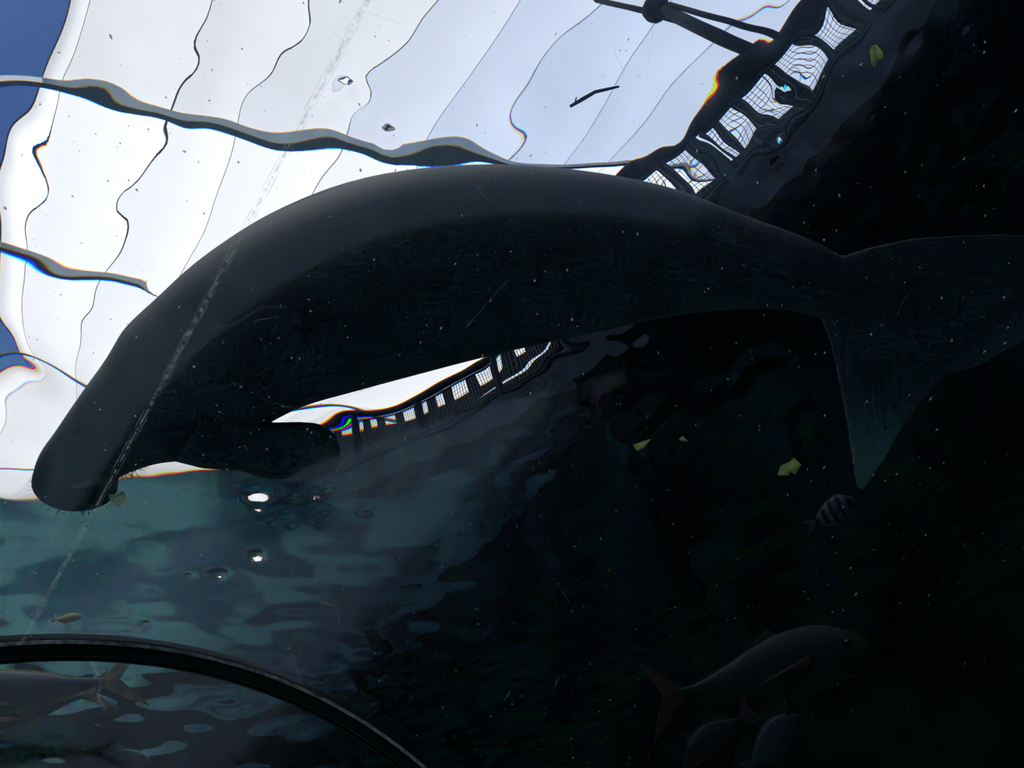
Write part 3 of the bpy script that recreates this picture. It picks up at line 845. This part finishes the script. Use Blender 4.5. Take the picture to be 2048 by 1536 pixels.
M_JACK = fish_material('jack_skin', (.008, .024, .020), (.016, .046, .034))
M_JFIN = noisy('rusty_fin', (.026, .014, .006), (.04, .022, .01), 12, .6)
M_SERG = fish_material('banded_skin', (.10, .15, .15), (.06, .085, .085), (9.5, (.12, .16, .18)))
M_SFIN = noisy('grey_fin', (.03, .045, .045), (.05, .065, .065), 16, .6)
M_UNI = fish_material('silver_skin', (.03, .05, .058), (.05, .075, .08))
M_DARKF = fish_material('dark_skin', (.008, .012, .012), (.012, .018, .015))
M_DFIN = noisy('dark_fin', (.010, .011, .01), (.02, .016, .012), 12, .6)
M_KING = fish_material('kingfish_skin', (.035, .05, .07), (.010, .010, .010))
M_KFIN = noisy('yellow_fin', (.09, .06, .02), (.19, .14, .05), 12, .6)
M_YEL = fish_material('yellow_skin', (.3, .26, .09), (.35, .28, .1))
M_PALE = fish_material('pale_skin', (.07, .11, .10), (.15, .18, .16))

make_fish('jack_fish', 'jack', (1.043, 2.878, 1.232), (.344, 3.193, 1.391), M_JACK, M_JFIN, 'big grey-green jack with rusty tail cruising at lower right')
make_fish('sergeant_fish', 'deep', (1.023, 2.275, 1.479), (.899, 2.381, 1.492), M_SERG, M_SFIN, 'small banded fish just below the tip of the tail fluke')
make_fish('unicorn_fish', 'oval', (.624, 2.655, .985), (.447, 2.815, .937), M_UNI, M_SFIN, 'silvery oval fish with a horn, nose up at the bottom right', up=(-.2, -.2, 1), horn=True)
make_fish('bat_fish', 'deep', (.26, 3.311, 1.105), (.515, 3.041, 1.174), M_DARKF, M_DFIN, 'nearly black deep fish beside the silvery horned fish')
make_fish('king_fish', 'slim', (-2.059, 1.738, 1.32), (-1.692, 2.343, 1.593), M_KING, M_KFIN, 'large dark kingfish, upper of the pair beyond the gasket arch', group='kingfish beyond the arch')
make_fish('king_fish', 'slim', (-2.136, 2.082, 1.411), (-1.855, 2.472, 1.644), M_KING, M_KFIN, 'dark kingfish with yellow tail, lower of the pair beyond the gasket arch', group='kingfish beyond the arch')
make_fish('yellow_fish', 'oval', (-1.875, 2.383, 1.94), (-1.954, 2.337, 1.919), M_YEL, M_KFIN, 'small yellow fish above the gasket arch at the left')
for k, (a, b, lab) in enumerate((((-.025, 2.879, 1.808), (-.007, 2.906, 1.765), 'tiny pale fish in the dark water right of centre'),
                                 ((-1.058, 2.796, 2.006), (-.999, 2.832, 1.985), 'tiny pale fish in the green water above the gasket arch'),
                                 ((-.34, 3.119, 1.552), (-.371, 3.127, 1.529), 'tiny pale fish in the dark water right of the gasket arch'),
                                 ((-.159, 3.232, 1.578), (-.138, 3.22, 1.604), 'tiny pale fish, right of the two low in the dark middle'))):
    make_fish('small_fish', 'slim', a, b, M_PALE, M_SFIN, lab, group='tiny fish in the dark water')
make_fish('pale_fish', 'slim', (-1.586, 2.552, 1.365), (-1.608, 2.411, 1.358), M_PALE, M_SFIN, 'faint pale fish under the gasket arch at the bottom left')

# ================================================================ FLOATING BITS
M_LETT = translucent('lettuce', (.5, .58, .2), (.82, .86, .5), 18, .35)
M_LETTP = translucent('pale_lettuce', (.7, .74, .6), (.92, .94, .84), 30, .4)
M_STICK = noisy('seagrass', (.05, .04, .02), (.10, .09, .05), 14, .7)
def leaf(name, outline, m, label, cup=.012, parent=None):
    pts = [Vector(p) for p in outline]
    c = sum(pts, Vector()) / len(pts)
    root = empty(name, c)
    tag(root, label, 'lettuce', 'lettuce scraps in the water')
    n = len(pts)
    ring0 = [(p - c) + Vector((random.uniform(-.004, .004), random.uniform(-.004, .004), cup * random.uniform(-.5, 1.2))) for p in pts]
    ring1 = [(p - c) * .5 + Vector((0, 0, cup * random.uniform(-.3, .3))) for p in pts]
    th = Vector((0, 0, .0018))
    vs_ = [v + th for v in ring0 + ring1] + [th] + [v - th for v in ring0 + ring1] + [-th]
    o = 2 * n + 1
    fs = []
    for k in range(n):
        j = (k + 1) % n
        fs += [(k, j, n + j, n + k), (n + k, n + j, 2 * n), (o + j, o + k, o + n + k, o + n + j), (o + n + j, o + n + k, o + 2 * n), (j, k, o + k, o + j)]
    mesh_obj('blade', vs_, fs, m, root, True)
    a, b = max(((p, q) for p in ring0 for q in ring0), key=lambda e: (e[0] - e[1]).length)
    bm = bmesh.new(); tube(bm, [a * .9, a * .3 + Vector((0, 0, -.004)), b * .8], [.004, .003, .001], 6)
    bm_obj('midrib', bm, M_LETTP, root, True)
    return root
leaf('lettuce_leaf', [(0.442, 2.559, 2.2), (0.454, 2.603, 2.2), (0.489, 2.59, 2.2), (0.522, 2.547, 2.2)], M_LETT, 'torn green lettuce scrap in the dark middle of the picture')
leaf('lettuce_leaf', [(0.647, 2.609, 2.2), (0.662, 2.595, 2.2), (0.688, 2.618, 2.2)], M_LETT, 'smallest lettuce scrap, close right of the middle one')
leaf('lettuce_leaf', [(1.11, 3.039, 2.2), (1.127, 2.979, 2.2), (1.166, 2.944, 2.2), (1.191, 2.95, 2.2), (1.226, 3.0, 2.2), (1.197, 3.045, 2.2), (1.171, 3.023, 2.2), (1.168, 3.063, 2.2)], M_LETT, 'curled yellow-green lettuce leaf left of the tail fluke tip')
leaf('lettuce_leaf', [(1.619, 1.316, 2.7), (1.628, 1.298, 2.7), (1.642, 1.302, 2.7), (1.676, 1.335, 2.7), (1.669, 1.355, 2.7), (1.649, 1.356, 2.7), (1.643, 1.379, 2.7), (1.628, 1.373, 2.7)], M_LETT, 'dull green lettuce scrap floating high at the upper right')
leaf('lettuce_leaf', [(-1.291, 1.597, 1.718), (-1.254, 1.595, 1.718), (-1.217, 1.586, 1.718), (-1.238, 1.631, 1.718), (-1.27, 1.643, 1.718), (-1.274, 1.621, 1.718)], M_LETTP, 'crumpled pale lettuce scrap at the dugong mouth', .02)
bm = bmesh.new()
sp = [(.502, 1.31, 2.9), (.555, 1.294, 2.9), (.607, 1.279, 2.9), (.658, 1.281, 2.9), (.704, 1.283, 2.9)]
so = Vector((.6, 1.29, 2.9))
stick = tag(empty('seagrass_stem', so), 'thin bent dark stem floating under the pale canopy', 'stem')
tube(bm, [Vector(p) - so for p in sp], [.006, .008, .007, .006, .004], 7); bm_obj('stem', bm, M_STICK, stick, True)
bm = bmesh.new(); tube(bm, [Vector(sp[0]) + Vector((.02, -.005, 0)) - so, Vector(sp[0]) + Vector((.03, -.03, 0)) - so], [.004, .002], 6); bm_obj('twig', bm, M_STICK, stick, True)
